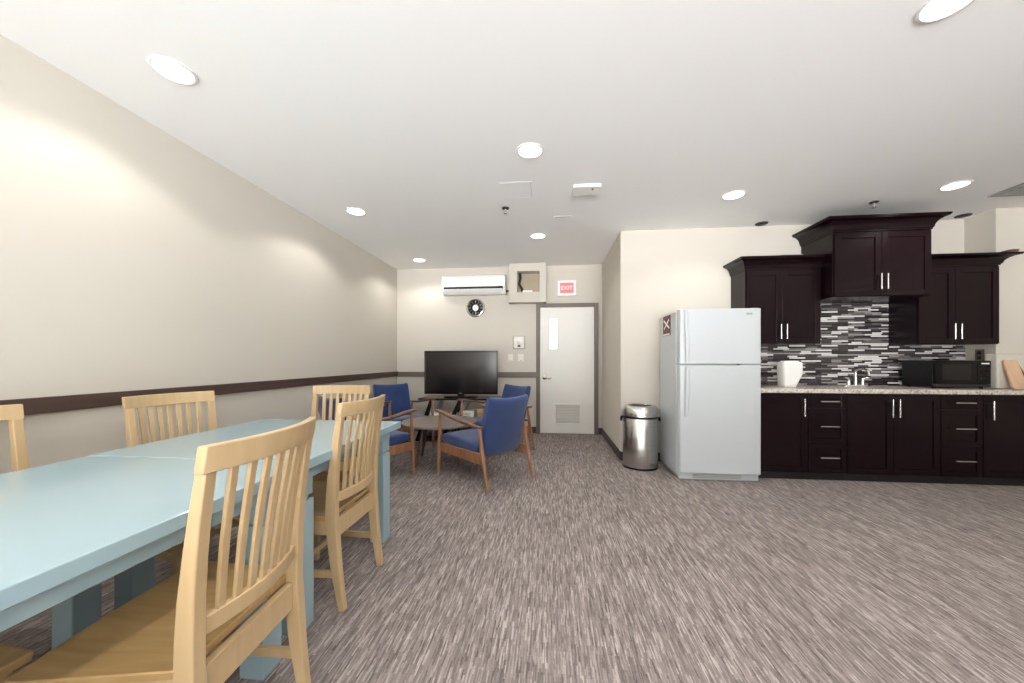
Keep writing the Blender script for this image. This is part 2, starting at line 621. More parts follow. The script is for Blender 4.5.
MB().box(0.1255, 0.1275, -0.142, 0.142, -0.001, 0).done('panel_gap', M['seam'], t)
a.done('panel_rim', M['ceiling'], t)
t = thing('ceiling_slot', 'thin dark slot in ceiling between sprinkler and far downlight', 'slot', (0.14, 3.85, H))
MB().box(-0.09, 0.09, -0.012, 0.012, -0.003, 0).done('slot_rim', M['ceiling'], t, 0.001)
MB().box(-0.08, 0.08, -0.006, 0.006, -0.005, -0.002).done('slot_opening', M['seam'], t)

t = thing('ceiling_vent', 'square ceiling air vent cut by the right edge of the photo', 'vent', (4.25, 3.5, H))
a = MB()
a.box(-0.27, 0.27, -0.27, -0.22, -0.012, 0).box(-0.27, 0.27, 0.22, 0.27, -0.012, 0)
a.box(-0.27, -0.22, -0.22, 0.22, -0.012, 0).box(0.22, 0.27, -0.22, 0.22, -0.012, 0)
a.done('vent_frame', M['grey'], t, 0.003)
MB().box(-0.22, 0.22, -0.22, 0.22, -0.003, 0).done('vent_backing', M['dark'], t)
for k in range(7):
    y = -0.19 + k * 0.063
    MB().beam([(-0.22, y, -0.01), (0.22, y, -0.01)], (0.04, 0.003), (0, 0.85, -0.5)).done('vent_slat', M['grey'], t)

# ---------------------------------------------------------------- things on the back wall
t = thing('air_conditioner', 'white split air conditioner mounted high on the back wall', 'air conditioner', (-1.19, YB, 2.20))
prof = [(0, 0.02), (0, 0.30), (-0.17, 0.30), (-0.198, 0.285), (-0.205, 0.25), (-0.203, 0.11), (-0.19, 0.085), (-0.15, 0.03), (-0.10, 0.0), (-0.03, 0.0)]
MB().prism(prof, -0.505, 0.505, 'yz').done('body', M['white'], t, 0.006, smooth=20)
MB().prism([(-0.207, 0.112), (-0.2075, 0.082), (-0.195, 0.066), (-0.17, 0.075), (-0.18, 0.112)], -0.47, 0.47, 'yz').done('air_outlet', M['black'], t)
MB().prism([(-0.218, 0.070), (-0.150, 0.008), (-0.146, 0.016), (-0.214, 0.078)], -0.465, 0.465, 'yz').done('louvre_flap', M['white'], t, 0.002)
MB().box(0.39, 0.45, -0.211, -0.195, 0.08, 0.113).done('display_window', M['black_gloss'], t)
MB().tube([(0.5, -0.06, 0.06), (0.53, -0.06, 0.06), (0.559, -0.06, 0.06)], 0.016).done('pipe', M['wire'], t, smooth=40)

t = thing('wall_clock', 'round clock with dark numeral ring on back wall below air conditioner', 'clock', (-1.19, YB, 2.006))
MB().lathe([(0.15, 0), (0.15, -0.022), (0.138, -0.03), (0.122, -0.022), (0.122, -0.012)], (0, 0, 0), 48, 'y').done('rim', M['chrome'], t, smooth=40)
MB().lathe([(0.128, -0.002), (0.128, -0.012), (0.045, -0.012), (0.045, -0.002)], (0, 0, 0), 48, 'y').done('numeral_ring', M['dial'], t)
MB().lathe([(0.05, -0.001), (0.05, -0.014), (0.04, -0.018), (0.004, -0.018)], (0, 0, 0), 40, 'y').done('dial_centre', M['white'], t, smooth=50)
for k in range(12):
    a = 2 * PI * k / 12
    m = MB()
    for off in ((-0.008, 0.0, 0.008) if k % 3 == 0 else (-0.005, 0.005)):
        c, s = math.cos(a), math.sin(a)
        p0 = Vector((s * 0.075 + c * off, -0.013, c * 0.075 - s * off))
        p1 = Vector((s * 0.115 + c * off, -0.013, c * 0.115 - s * off))
        m.beam([p0, p1], (0.005, 0.003), (c, 0, -s))
    m.done('numeral', M['grey'], t)
for a, L, w in ((3.05, 0.10, 0.008), (0.45, 0.065, 0.011)):
    MB().beam([(0, -0.021, 0), (math.sin(a) * L, -0.021, math.cos(a) * L)], (w, 0.003), (math.cos(a), 0, -math.sin(a))).done('clock_hand', M['offwhite'], t)

t = thing('bulkhead_box', 'cream boxed-out duct with square cut-out above and left of the door', 'duct box', (0, 0, 0))
yf = 5.65
a = MB()
a.box(-0.63, -0.50, yf, YB, 2.055, H).box(-0.153, -0.053, yf, YB, 2.055, H)
a.box(-0.50, -0.153, yf, YB, 2.055, 2.215).box(-0.50, -0.153, yf, YB, 2.535, H)
a.done('box_shell', M['wall'], t, 0.003)
MB().box(-0.50, -0.153, YB - 0.012, YB - 0.002, 2.215, 2.535).done('box_backing', M['drywall_in'], t)
for k, (xx, col) in enumerate(((-0.475, 'wire'), (-0.455, 'wire'))):
    MB().tube([(xx, YB - 0.06, 2.535), (xx + 0.01, YB - 0.09, 2.45), (xx - 0.01, YB - 0.10, 2.36), (xx + 0.03, YB - 0.08, 2.29), (xx + 0.05, YB - 0.06, 2.215)], 0.011, 8).done('cable', M[col], t, smooth=50)
MB().box(-0.42, -0.27, YB - 0.09, YB - 0.03, 2.216, 2.262).done('junction_block', M['white'], t, 0.006)

t = thing('exit_sign', 'white exit sign with lit red face above the door', 'sign', (0.27, YB, 2.29))
MB().box(-0.148, 0.148, -0.05, 0, -0.12, 0.12).done('sign_housing', M['white'], t, 0.012, seg=3)
MB().box(-0.105, 0.105, -0.054, -0.048, -0.08, 0.082).done('sign_face', M['exit_red'], t, 0.002)
lettering('sign_letters', 'EXIT', 0.088, (0, -0.0545, 0.0), (PI / 2, 0, 0), M['exit_pale'], t)

t = thing('alarm_strobe', 'square fire alarm strobe on the back wall left of the door', 'alarm', (-0.484, YB, 1.443))
MB().box(-0.095, 0.095, -0.02, 0, -0.105, 0.105).done('mounting_plate', M['grey'], t, 0.008)
MB().box(-0.085, 0.085, -0.045, -0.018, -0.095, 0.095).done('housing', M['offwhite'], t, 0.012)
MB().lathe([(0.045, -0.045), (0.045, -0.06), (0.03, -0.075), (0.005, -0.08)], (0.01, 0, 0.02), 24, 'y').done('strobe_lens', M['white'], t, smooth=50)
MB().box(-0.02, 0.025, -0.052, -0.044, -0.07, -0.045).done('sounder', M['dark'], t)
for x, w, label in ((-0.622, 0.075, 'small white thermostat plate below the alarm, further from the door'),
                    (-0.455, 0.09, 'small white switch plate below the alarm, nearer the door')):
    t = thing('switch_plate', label, 'wall plate', (x, YB, 1.20), 0, 'white plates below the alarm')
    MB().box(-w / 2, w / 2, -0.012, 0, -0.058, 0.058).done('cover_plate', M['offwhite'], t, 0.003)
    MB().box(-0.014, 0.014, -0.019, -0.010, -0.03, 0.03).done('toggle', M['offwhite'], t, 0.003)
    MB().box(-0.014, 0.014, -0.013, -0.010, -0.05, -0.042).done('indicator', M['grey'], t)

# ---------------------------------------------------------------- television and its stand
t = thing('tv_stand', 'low television stand with slanted dark legs and open shelf by back wall', 'tv stand', (-1.27, 5.25, 0))
MB().box(-0.58, 0.58, -0.24, 0.24, 0.60, 0.622).done('top_panel', M['black_gloss'], t, 0.004)
MB().box(-0.56, 0.56, -0.20, 0.22, 0.325, 0.343).done('shelf', M['grey'], t, 0.003)
MB().box(-0.56, 0.56, -0.20, 0.22, 0.06, 0.08).done('lower_shelf', M['black'], t, 0.003)
for x0, x1, mt in ((-0.62, -0.40, 'black'), (-0.27, 0.02, 'black'), (-0.20, 0.10, 'grey'), (0.62, 0.40, 'black'), (-0.55, -0.33, 'grey')):
    yy = -0.16 if mt == 'black' else -0.08
    for y in (yy, 0.16):
        MB().beam([(x0, y, 0.0), (x1, y, 0.602)], (0.035, 0.055), (0, 1, 0)).done('leg', M[mt], t, 0.003)

t = thing('television', 'large black flat screen television on stand by back wall', 'television', (-1.293, 5.27, 0.6225))
MB().box(-0.545, 0.545, -0.02, 0.035, 0.04, 0.675).done('cabinet', M['black'], t, 0.006)
bz = MB().box(-0.545, 0.545, -0.028, -0.019, 0.04, 0.075).box(-0.545, 0.545, -0.028, -0.019, 0.655, 0.675)
bz.box(-0.545, -0.525, -0.028, -0.019, 0.075, 0.655).box(0.525, 0.545, -0.028, -0.019, 0.075, 0.655)
bz.done('bezel', M['black_gloss'], t, 0.002)
MB().box(-0.526, 0.526, -0.023, -0.0195, 0.074, 0.656).done('screen', M['screen'], t)
MB().box(-0.02, 0.02, -0.0295, -0.027, 0.05, 0.062).done('badge', M['chrome'], t)
nk = MB().box(-0.05, 0.05, -0.01, 0.03, 0.01, 0.06)
nk.done('neck', M['black'], t, 0.004)
MB().loft([[(x * s, y * s, z) for x, y in rrect(0.48, 0.24, 0.06)] for s, z in ((1, 0.0), (1, 0.008), (0.9, 0.014))]).done('base', M['black_gloss'], t, smooth=40)


def paper_stack(x, y, z, w, dd, hh, rz, label, ink=False):
    t = thing('paper_stack', label, 'papers', (x, y, z), rz, 'papers on the television stand')
    r = random.Random(x * 91)
    n = 4
    m = MB()
    for k in range(n):
        ox, oy = r.uniform(-0.006, 0.006), r.uniform(-0.006, 0.006)
        m.box(-w / 2 + ox, w / 2 + ox, -dd / 2 + oy, dd / 2 + oy, hh * k / n, hh * (k + 0.92) / n)
    s = m.done('sheets', M['paper'], t)
    if ink:
        q = MB()
        for k in range(3):
            q.box(-w * 0.34, w * (0.3 - 0.1 * (k % 2)), -dd / 2 - 0.008, -dd / 2 - 0.007, hh * (0.3 + 0.2 * k), hh * (0.36 + 0.2 * k))
        q.done('print_line', M['ink'], t)


paper_stack(-1.59, 5.17, 0.3435, 0.20, 0.26, 0.07, 0.1, 'white papers on television stand shelf, left of its slanted legs')
paper_stack(-1.15, 5.16, 0.3435, 0.19, 0.22, 0.10, 0.0, 'printed white papers on television stand shelf beneath television centre', True)
paper_stack(-1.38, 5.20, 0.3435, 0.15, 0.24, 0.045, -0.15, 'low stack of white papers in the middle of television stand shelf')
t = thing('cardboard_box', 'tan cardboard box on the television stand shelf behind front blue chair', 'box', (-0.93, 5.17, 0.3435))
a = MB().box(-0.08, 0.08, -0.09, -0.084, 0, 0.13).box(-0.08, 0.08, 0.084, 0.09, 0, 0.13).box(-0.08, -0.074, -0.084, 0.084, 0, 0.13).box(0.074, 0.08, -0.084, 0.084, 0, 0.13).box(-0.074, 0.074, -0.084, 0.084, 0, 0.006)
bx = a.done('carton', M['cardboard'], t)
MB().beam([(-0.08, -0.088, 0.129), (-0.08, -0.115, 0.08)], (0.16, 0.004), (1, 0, 0)).done('flap', M['cardboard'], t).location = (0.08, 0, 0)

# ---------------------------------------------------------------- round coffee table
t = thing('coffee_table', 'round grey wood coffee table among the four blue armchairs', 'coffee table', (-1.259, 4.104, 0))
MB().lathe([(0.37, 0.43), (0.417, 0.436), (0.425, 0.444), (0.425, 0.458), (0.42, 0.463), (0.01, 0.463)], (0, 0, 0), 56).done('tabletop', M['table_grey'], t, smooth=30)
for k in range(4):
    a = PI / 4 + k * PI / 2 + 0.2
    c, s = math.cos(a), math.sin(a)
    MB().tube([(0.22 * c, 0.22 * s, 0.43), (0.33 * c, 0.33 * s, 0.0)], [0.022, 0.013], 12).done('leg', M['walnut_dark'], t, smooth=40)
ap = MB()
for a in (0.2 + PI / 4, 0.2 + 3 * PI / 4):
    c, s = math.cos(a), math.sin(a)
    ap.beam([(-0.235 * c, -0.235 * s, 0.407), (0.235 * c, 0.235 * s, 0.407)], (0.045, 0.025), (0, 0, 1))
ap.done('cross_rail', M['walnut_dark'], t)


# ---------------------------------------------------------------- blue lounge armchairs
def pillow(width, prof, bend=0.0, dip=0.0, nx=10):
    """upholstered slab: prof = closed outline in the x-z plane, carried across the width with softened ends"""
    rings = []
    cx = sum(p[0] for p in prof) / len(prof)
    cz = sum(p[1] for p in prof) / len(prof)
    ys = [-0.5, -0.495, -0.47, -0.42, -0.3, -0.15, 0.0, 0.15, 0.3, 0.42, 0.47, 0.495, 0.5]
    sc = [0.55, 0.78, 0.94, 1.0, 1.0, 1.0, 1.0, 1.0, 1.0, 1.0, 0.94, 0.78, 0.55]
    zmin = min(p[1] for p in prof)
    zmax = max(p[1] for p in prof)
    # thickness shrinks toward the ends, height hardly does
    for yv, s in zip(ys, sc):
        ring = []
        for (x, z, bx, bz) in [(p[0], p[1], p[2], p[3]) for p in prof]:
            xx = bx + (x - bx) * s
            zz = bz + (z - bz) * s
            hh = (zz - zmin) / (zmax - zmin)
            xx += bend * (2 * yv) ** 2
            zz += dip * ((2 * yv) ** 2) * hh
            ring.append((xx, yv * width, zz))
        rings.append(ring)
    return MB().loft(rings)


def slab_profile(center, thick, n=5):
    """outline around a centre line (list of (x,z)), each vertex also keeps its centre-line point"""
    pts = [Vector((p[0], p[1])) for p in center]
    left, right = [], []
    for i, p in enumerate(pts):
        t = (pts[min(i + 1, len(pts) - 1)] - pts[max(i - 1, 0)]).normalized()
        nrm = Vector((-t.y, t.x))
        th = thick[i] / 2
        left.append((p.x + nrm.x * th, p.y + nrm.y * th, p.x, p.y))
        right.append((p.x - nrm.x * th, p.y - nrm.y * th, p.x, p.y))
    return left + list(reversed(right))


def lounge_chair(label):
    # local: +x forward, rear feet at x = 0, front feet at x = 0.77
    t = thing('lounge_chair', label, 'armchair', (0, 0, 0), 0, 'blue armchairs round the coffee table')
    for s in (-1, 1):
        y = 0.29 * s
        # front leg, rear leg: round tapered
        MB().tube([(0.765, y, 0.0), (0.755, y, 0.22), (0.745, y, 0.36), (0.735, y * 1.0, 0.635)], [0.012, 0.019, 0.021, 0.013], 14).done('leg', M['walnut'], t, smooth=40)
        MB().tube([(0.0, y, 0.0), (0.05, y, 0.20), (0.085, y, 0.34), (0.115, y, 0.55)], [0.012, 0.019, 0.021, 0.013], 14).done('leg', M['walnut'], t, smooth=40)
        # side rail
        MB().beam([(0.755, y * 0.97, 0.285), (0.06, y * 0.97, 0.275)], [(0.024, 0.085), (0.024, 0.095)], (0, 1, 0)).done('side_rail', M['walnut'], t, 0.004)
        # sculpted armrest
        arm = [(0.795, 0.652, 0.034, 0.016), (0.76, 0.650, 0.056, 0.026), (0.66, 0.636, 0.066, 0.032), (0.50, 0.606, 0.054, 0.030), (0.32, 0.578, 0.046, 0.030), (0.16, 0.562, 0.040, 0.028), (0.06, 0.562, 0.034, 0.02)]
        rings = []
        for i, (x, z, w, hh) in enumerate(arm):
            off = 0.012 * s * (1 - abs(x - 0.5))
            rings.append([(x, y + off + a, z + b) for a, b in rrect(w, hh, min(w, hh) * 0.42, 3)])
        MB().loft(rings).done('armrest', M['walnut_arm'], t, smooth=50)
    MB().beam([(0.72, -0.29, 0.285), (0.72, 0.29, 0.285)], (0.022, 0.06), (1, 0, 0)).done('cross_rail', M['walnut'], t, 0.004)
    MB().beam([(0.24, -0.29, 0.265), (0.24, 0.29, 0.265)], (0.022, 0.05), (1, 0, 0)).done('cross_rail', M['walnut'], t, 0.004)
    # seat cushion
    c = [(0.17, 0.338), (0.20, 0.34), (0.30, 0.345), (0.50, 0.36), (0.66, 0.372), (0.74, 0.374), (0.765, 0.37)]
    th = [0.05, 0.09, 0.105, 0.11, 0.105, 0.085, 0.045]
    pillow(0.53, slab_profile(c, th)).done('seat_cushion', M['navy'], t, smooth=60, subsurf=1)
    # back cushion with a crease a third of the way down
    c = [(0.160, 0.27), (0.15, 0.30), (0.125, 0.42), (0.085, 0.58), (0.065, 0.63), (0.045, 0.69), (0.015, 0.785), (0.008, 0.81)]
    th = [0.04, 0.085, 0.10, 0.085, 0.07, 0.085, 0.075, 0.04]
    pillow(0.50, slab_profile(c, th), 0.03, 0.018).done('back_cushion', M['navy'], t, smooth=60, subsurf=1)
    return t


def face(fx, fy):
    return math.atan2(fy, fx)


lc = lounge_chair('blue armchair in front, seen from behind with its back to the camera')
lc.location = (-0.347, 3.37, 0)
lc.rotation_euler = (0, 0, face(-0.774, 0.633))
dup(lc, (-2.28, 5.04, 0), math.radians(-44), 'blue armchair in the far left corner left of the television, facing out')
dup(lc, (-2.05, 3.154, 0), math.radians(56), 'blue armchair mostly hidden behind the blue table and end dining chair')
dup(lc, (-0.40, 4.95, 0), math.radians(-135), 'blue armchair nearest the door, partly hidden by the front armchair')


# ---------------------------------------------------------------- pale blue dining tables
def dining_table(label):
    t = thing('dining_table', label, 'table', (0, 0, 0), 0, 'pale blue dining tables')
    W, L = 0.495, 0.491
    MB().box(-W, W, -L, L, 0.708, 0.75).done('tabletop', M['blue'], t, 0.004, seg=3)
    a = MB()
    i, th = 0.055, 0.022
    a.box(-W + i, W - i, -L + i, -L + i + th, 0.645, 0.709).box(-W + i, W - i, L - i - th, L - i, 0.645, 0.709)
    a.box(-W + i, -W + i + th, -L + i + th, L - i - th, 0.645, 0.709).box(W - i - th, W - i, -L + i + th, L - i - th, 0.645, 0.709)
    a.done('apron', M['blue'], t, 0.002)
    for sx in (-1, 1):
        for sy in (-1, 1):
            cx, cy = sx * (W - 0.10), sy * (L - 0.10)
            lg = MB()
            lg.box(cx - 0.044, cx + 0.044, cy - 0.044, cy + 0.044, 0.572, 0.709)
            lg.box(cx - 0.032, cx + 0.032, cy - 0.032, cy + 0.032, 0.555, 0.573)
            lg.box(cx - 0.047, cx + 0.047, cy - 0.047, cy + 0.047, 0.0, 0.556)
            lg.done('leg', M['blue'], t, 0.004)
    return t


dt = dining_table('pale blue square table at the far end, with a chair at its head')
dt.location = (-1.485, 1.876, 0)
dup(dt, (-1.472, 0.880, 0), 0, 'pale blue square table nearest the camera, cut by the left edge')


# ---------------------------------------------------------------- slat-back dining chairs
def dining_chair(label):
    # local: faces -y, seat centre at the origin
    t = thing('dining_chair', label, 'chair', (0, 0, 0), 0, 'slat-back dining chairs')
    bm = M['beech']

    def back_y(z):
        pts = [(0.0, 0.245), (0.2, 0.215), (0.42, 0.195), (0.56, 0.198), (0.75, 0.217), (0.963, 0.250)]
        for (z0, y0), (z1, y1) in zip(pts, pts[1:]):
            if z <= z1:
                return y0 + (y1 - y0) * (z - z0) / (z1 - z0)
        return pts[-1][1]
    for s in (-1, 1):
        zs = [0.0, 0.1, 0.2, 0.32, 0.42, 0.5, 0.6, 0.7, 0.8, 0.9]
        pts = [((0.188 + 0.012 * z) * s, back_y(z), z) for z in zs]
        sec = [(0.028, 0.030), (0.030, 0.036), (0.034, 0.042), (0.036, 0.048), (0.036, 0.050), (0.036, 0.048), (0.036, 0.042), (0.035, 0.036), (0.034, 0.031), (0.033, 0.027)]
        MB().beam(pts, sec).done('leg', bm, t, 0.003, smooth=30)
        MB().beam([(0.205 * s, -0.150, 0.0), (0.205 * s, -0.145, 0.414)], [(0.026, 0.026), (0.036, 0.036)]).done('leg', bm, t, 0.003)
        MB().beam([(0.204 * s, -0.14, 0.165), (0.190 * s, 0.215, 0.165)], (0.018, 0.03)).done('stretcher', bm, t, 0.002)
    MB().beam([(-0.197, -0.02, 0.165), (0.197, -0.02, 0.165)], (0.03, 0.018), (0, 0, 1)).done('stretcher', bm, t, 0.002)

    # curved rails: concave toward the sitter
    def rail(z0, z1, half, sag, thick, n=16, lean=0.10):
        rings = []
        for k in range(n + 1):
            u = -1 + 2 * k / n
            x = half * u
            bow = sag * (1 - u * u)
            ring = []
            for z, dy in ((z0, -thick / 2), (z0, thick / 2), (z1, thick / 2), (z1, -thick / 2)):
                ring.append((x, back_y(z) + bow + dy, z))
            rings.append(ring)
        return MB().loft(rings)
    rail(0.898, 0.964, 0.221, 0.046, 0.024).done('top_rail', bm, t, 0.003, smooth=30)
    rail(0.492, 0.538, 0.180, 0.034, 0.022).done('lower_rail', bm, t, 0.003, smooth=30)
    for k in range(7):
        u = -0.72 + 1.44 * k / 6
        x0, x1 = 0.178 * u, 0.198 * u
        pts = []
        for z in (0.532, 0.62, 0.72, 0.82, 0.905):
            f = (z - 0.532) / 0.373
            bow = (0.034 + 0.012 * f) * (1 - u * u)
            pts.append((x0 + (x1 - x0) * f, back_y(z) + bow, z))
        MB().beam(pts, (0.024, 0.011)).done('slat', bm, t, 0.002, smooth=30)
    # seat with a gentle dish, and its rails
    nx, ny = 12, 12
    top, bot = [], []
    m = MB()
    V = {}
    for i in range(nx + 1):
        for j in range(ny + 1):
            u, v = -1 + 2 * i / nx, -1 + 2 * j / ny
            half = 0.254 - 0.046 * (v + 1) / 2 - 0.006 * (1 if j == 0 else 0)
            x, y = half * u, -0.185 + 0.37 * (v + 1) / 2
            edge = max(abs(u), abs(v))
            dish = 0.012 * max(0, 1 - edge ** 2.2)
            y -= 0.014 * (1 - u * u) * (1 if j == 0 else 0)
            V[i, j, 1] = m.bm.verts.new((x, y, 0.440 - dish))
            V[i, j, 0] = m.bm.verts.new((x * 0.985, y * 0.985, 0.415))
    for i in range(nx):
        for j in range(ny):
            m.bm.faces.new((V[i, j, 1], V[i + 1, j, 1], V[i + 1, j + 1, 1], V[i, j + 1, 1]))
            m.bm.faces.new((V[i, j, 0], V[i, j + 1, 0], V[i + 1, j + 1, 0], V[i + 1, j, 0]))
    for i in range(nx):
        m.bm.faces.new((V[i, 0, 0], V[i + 1, 0, 0], V[i + 1, 0, 1], V[i, 0, 1]))
        m.bm.faces.new((V[i, ny, 0], V[i, ny, 1], V[i + 1, ny, 1], V[i + 1, ny, 0]))
        m.bm.faces.new((V[0, i, 0], V[0, i, 1], V[0, i + 1, 1], V[0, i + 1, 0]))
        m.bm.faces.new((V[nx, i, 0], V[nx, i + 1, 0], V[nx, i + 1, 1], V[nx, i, 1]))
    m.done('seat', M['beech_seat'], t, 0.004, smooth=35)
    a = MB()
    a.box(-0.188, 0.188, -0.157, -0.137, 0.35, 0.416).box(-0.175, 0.175, 0.185, 0.207, 0.325, 0.412)
    a.beam([(-0.207, -0.13, 0.382), (-0.190, 0.185, 0.382)], (0.02, 0.068)).beam([(0.207, -0.13, 0.382), (0.190, 0.185, 0.382)], (0.02, 0.068))
    a.done('seat_rail', bm, t, 0.002)
    return t


R = math.radians
dc = dining_chair('pale beech dining chair nearest the camera, seen from behind')
dc.location = (-1.052, 0.960, 0)
dc.rotation_euler = (0, 0, R(-86))
dup(dc, (-1.20, 1.80, 0), R(-90), 'pale beech dining chair at the aisle side of the far blue table')
dup(dc, (-1.955, 1.88, 0), R(78), 'pale beech dining chair against left wall, whole back showing above table')
dup(dc, (-2.108, 1.175, 0), R(88), 'pale beech dining chair at left wall, cut off by the photo edge')
dup(dc, (-1.52, 0.60, 0), R(180), 'pale beech dining chair with only its seat in view, at bottom left corner')
dup(dc, (-1.565, 2.42, 0), R(5), 'pale beech dining chair at the far head of the tables, facing the camera')

# ---------------------------------------------------------------- fridge and bin
t = thing('refrigerator', 'white two door refrigerator with freezer on top beside kitchen run', 'refrigerator', (1.243, 3.675, 0))
W = 0.757
MB().box(0.0, W, 0.085, 0.61, 0.035, 1.635).done('cabinet', M['white_metal'], t, 0.006)
MB().box(0.02, W - 0.02, 0.05, 0.55, 0.0, 0.036).done('plinth', M['grey'], t)


def fridge_door(z0, z1, name):
    m = MB()
    pts = [(0.004, 0.078), (0.004, 0.03), (0.012, 0.008)]
    n = 10
    for k in range(n + 1):
        u = k / n
        x = 0.02 + (W - 0.04) * u
        pts.append((x, 0.004 - 0.012 * (1 - (2 * u - 1) ** 2)))
    pts += [(W - 0.012, 0.008), (W - 0.004, 0.03), (W - 0.004, 0.078)]
    m.loft([[(x, y, z) for x, y in pts] for z in (z0, z1)])
    return m.done(name, M['white_metal'], t, 0.004, smooth=30)


d1 = fridge_door(1.124, 1.652, 'freezer_door')
d2 = fridge_door(0.075, 1.112, 'fridge_door')


def fridge_handle(zs, par):
    # slim full-height pull curving out from the door
    rings = []
    for z, out, w in zs:
        rings.append([(x + 0.062, -0.004 - out + y, z) for x, y in rrect(w, 0.022, 0.008, 3)])
    MB().loft(rings).done('handle', M['white_metal'], par, smooth=40)


fridge_handle([(1.135, 0.036, 0.026), (1.20, 0.04, 0.03), (1.35, 0.036, 0.034), (1.50, 0.022, 0.036), (1.645, 0.004, 0.034)], d1)
fridge_handle([(1.10, 0.036, 0.026), (1.04, 0.04, 0.03), (0.90, 0.036, 0.036), (0.74, 0.022, 0.036), (0.62, 0.004, 0.030)], d2)
g = MB().box(0.012, W - 0.012, 0.045, 0.082, 0.006, 0.068).done('toe_grille', M['white_metal'], t, 0.004)
g2 = MB()
for k in range(3):
    g2.box(0.14, W - 0.17, 0.042, 0.046, 0.018 + k * 0.015, 0.026 + k * 0.015)
g2.done('grille_slot', M['grey'], g)
MB().loft([[(x + W - 0.12, y0, z + 1.60) for x, z in rrect(0.055, 0.018, 0.008)] for y0 in (-0.009, 0.0)]).done('badge', M['grey'], d1)
MB().box(W - 0.09, W - 0.02, 0.03, 0.12, 1.635, 1.658).done('hinge_cover', M['white_metal'], t, 0.004)
ms = MB().box(W - 0.20, W - 0.006, 0.012, 0.06, 1.112, 1.124).done('door_gasket', M['grey'], t)

t = thing('magnet_card', 'small maroon printed card stuck on the left side of the refrigerator', 'card', (1.242, 4.03, 1.525), 0)
MB().box(-0.003, 0, -0.11, 0.13, -0.105, 0.105).done('card', M['maroon'], t)
p = MB()
p.beam([(-0.004, -0.08, -0.03), (-0.004, 0.10, 0.06)], (0.022, 0.002), (0, -0.55, 0.83))
p.beam([(-0.004, -0.07, 0.06), (-0.004, 0.09, -0.03)], (0.018, 0.002), (0, 0.52, 0.85))
p.box(-0.005, -0.003, -0.09, 0.12, -0.10, -0.085)
p.done('print_mark', M['paper'], t)

t = thing('trash_can', 'round brushed steel bin with open top beside the refrigerator', 'bin', (0.985, 4.12, 0))
MB().lathe([(0.172, 0.012), (0.181, 0.02), (0.181, 0.545), (0.179, 0.548)], (0, 0, 0), 56).done('drum', M['bin_steel'], t, smooth=40)
MB().lathe([(0.170, 0.0), (0.184, 0.003), (0.185, 0.022), (0.170, 0.024)], (0, 0, 0), 56).done('base_ring', M['black'], t, smooth=40)
MB().lathe([(0.187, 0.548), (0.187, 0.575), (0.184, 0.60), (0.172, 0.655), (0.162, 0.668), (0.125, 0.672), (0.118, 0.664), (0.118, 0.62), (0.125, 0.615), (0.165, 0.62), (0.176, 0.56)], (0, 0, 0), 56, cap=False).done('lid', M['bin_steel'], t, smooth=40)
MB().lathe([(0.1865, 0.540), (0.1885, 0.544), (0.1885, 0.556), (0.1865, 0.56)], (0, 0, 0), 56, cap=False).done('gasket', M['black'], t, smooth=40)
MB().lathe([(0.117, 0.60), (0.117, 0.605)], (0, 0, 0), 40).done('liner', M['black'], t)
for s in (-1, 1):
    MB().tube([(0.18 * s, -0.03, 0.545), (0.198 * s, -0.03, 0.54), (0.204 * s, -0.02, 0.505), (0.204 * s, 0.02, 0.505), (0.198 * s, 0.03, 0.54), (0.18 * s, 0.03, 0.545)], 0.009, 8).done('handle', M['black'], t, smooth=50)


# ---------------------------------------------------------------- kitchen run
def shaker(name, x0, x1, z0, z1, y, par, rail=0.055):
    m = MB()
    th = 0.02
    m.box(x0, x0 + rail, y - th, y, z0, z1).box(x1 - rail, x1, y - th, y, z0, z1)
    m.box(x0 + rail, x1 - rail, y - th, y, z0, z0 + rail).box(x0 + rail, x1 - rail, y - th, y, z1 - rail, z1)
    m.box(x0 + rail, x1 - rail, y - th + 0.009, y - 0.001, z0 + rail, z1 - rail)
    return m.done(name, M['espresso'], par, 0.0022)


def pull(par, x, z, y, vertical=True, L=0.168):
    """bar pull on two posts"""
    m = MB()
    d0 = Vector((0, 0, 1)) if vertical else Vector((1, 0, 0))
    c = Vector((x, y - 0.032, z))
    m.tube([c - d0 * L / 2, c + d0 * L / 2], 0.0065, 12)
    for s in (-1, 1):
        p = c + d0 * (s * L * 0.34)
        m.tube([p, p + Vector((0, 0.032, 0))], 0.005, 8)
    return m.done('handle', M['chrome'], par, smooth=40)


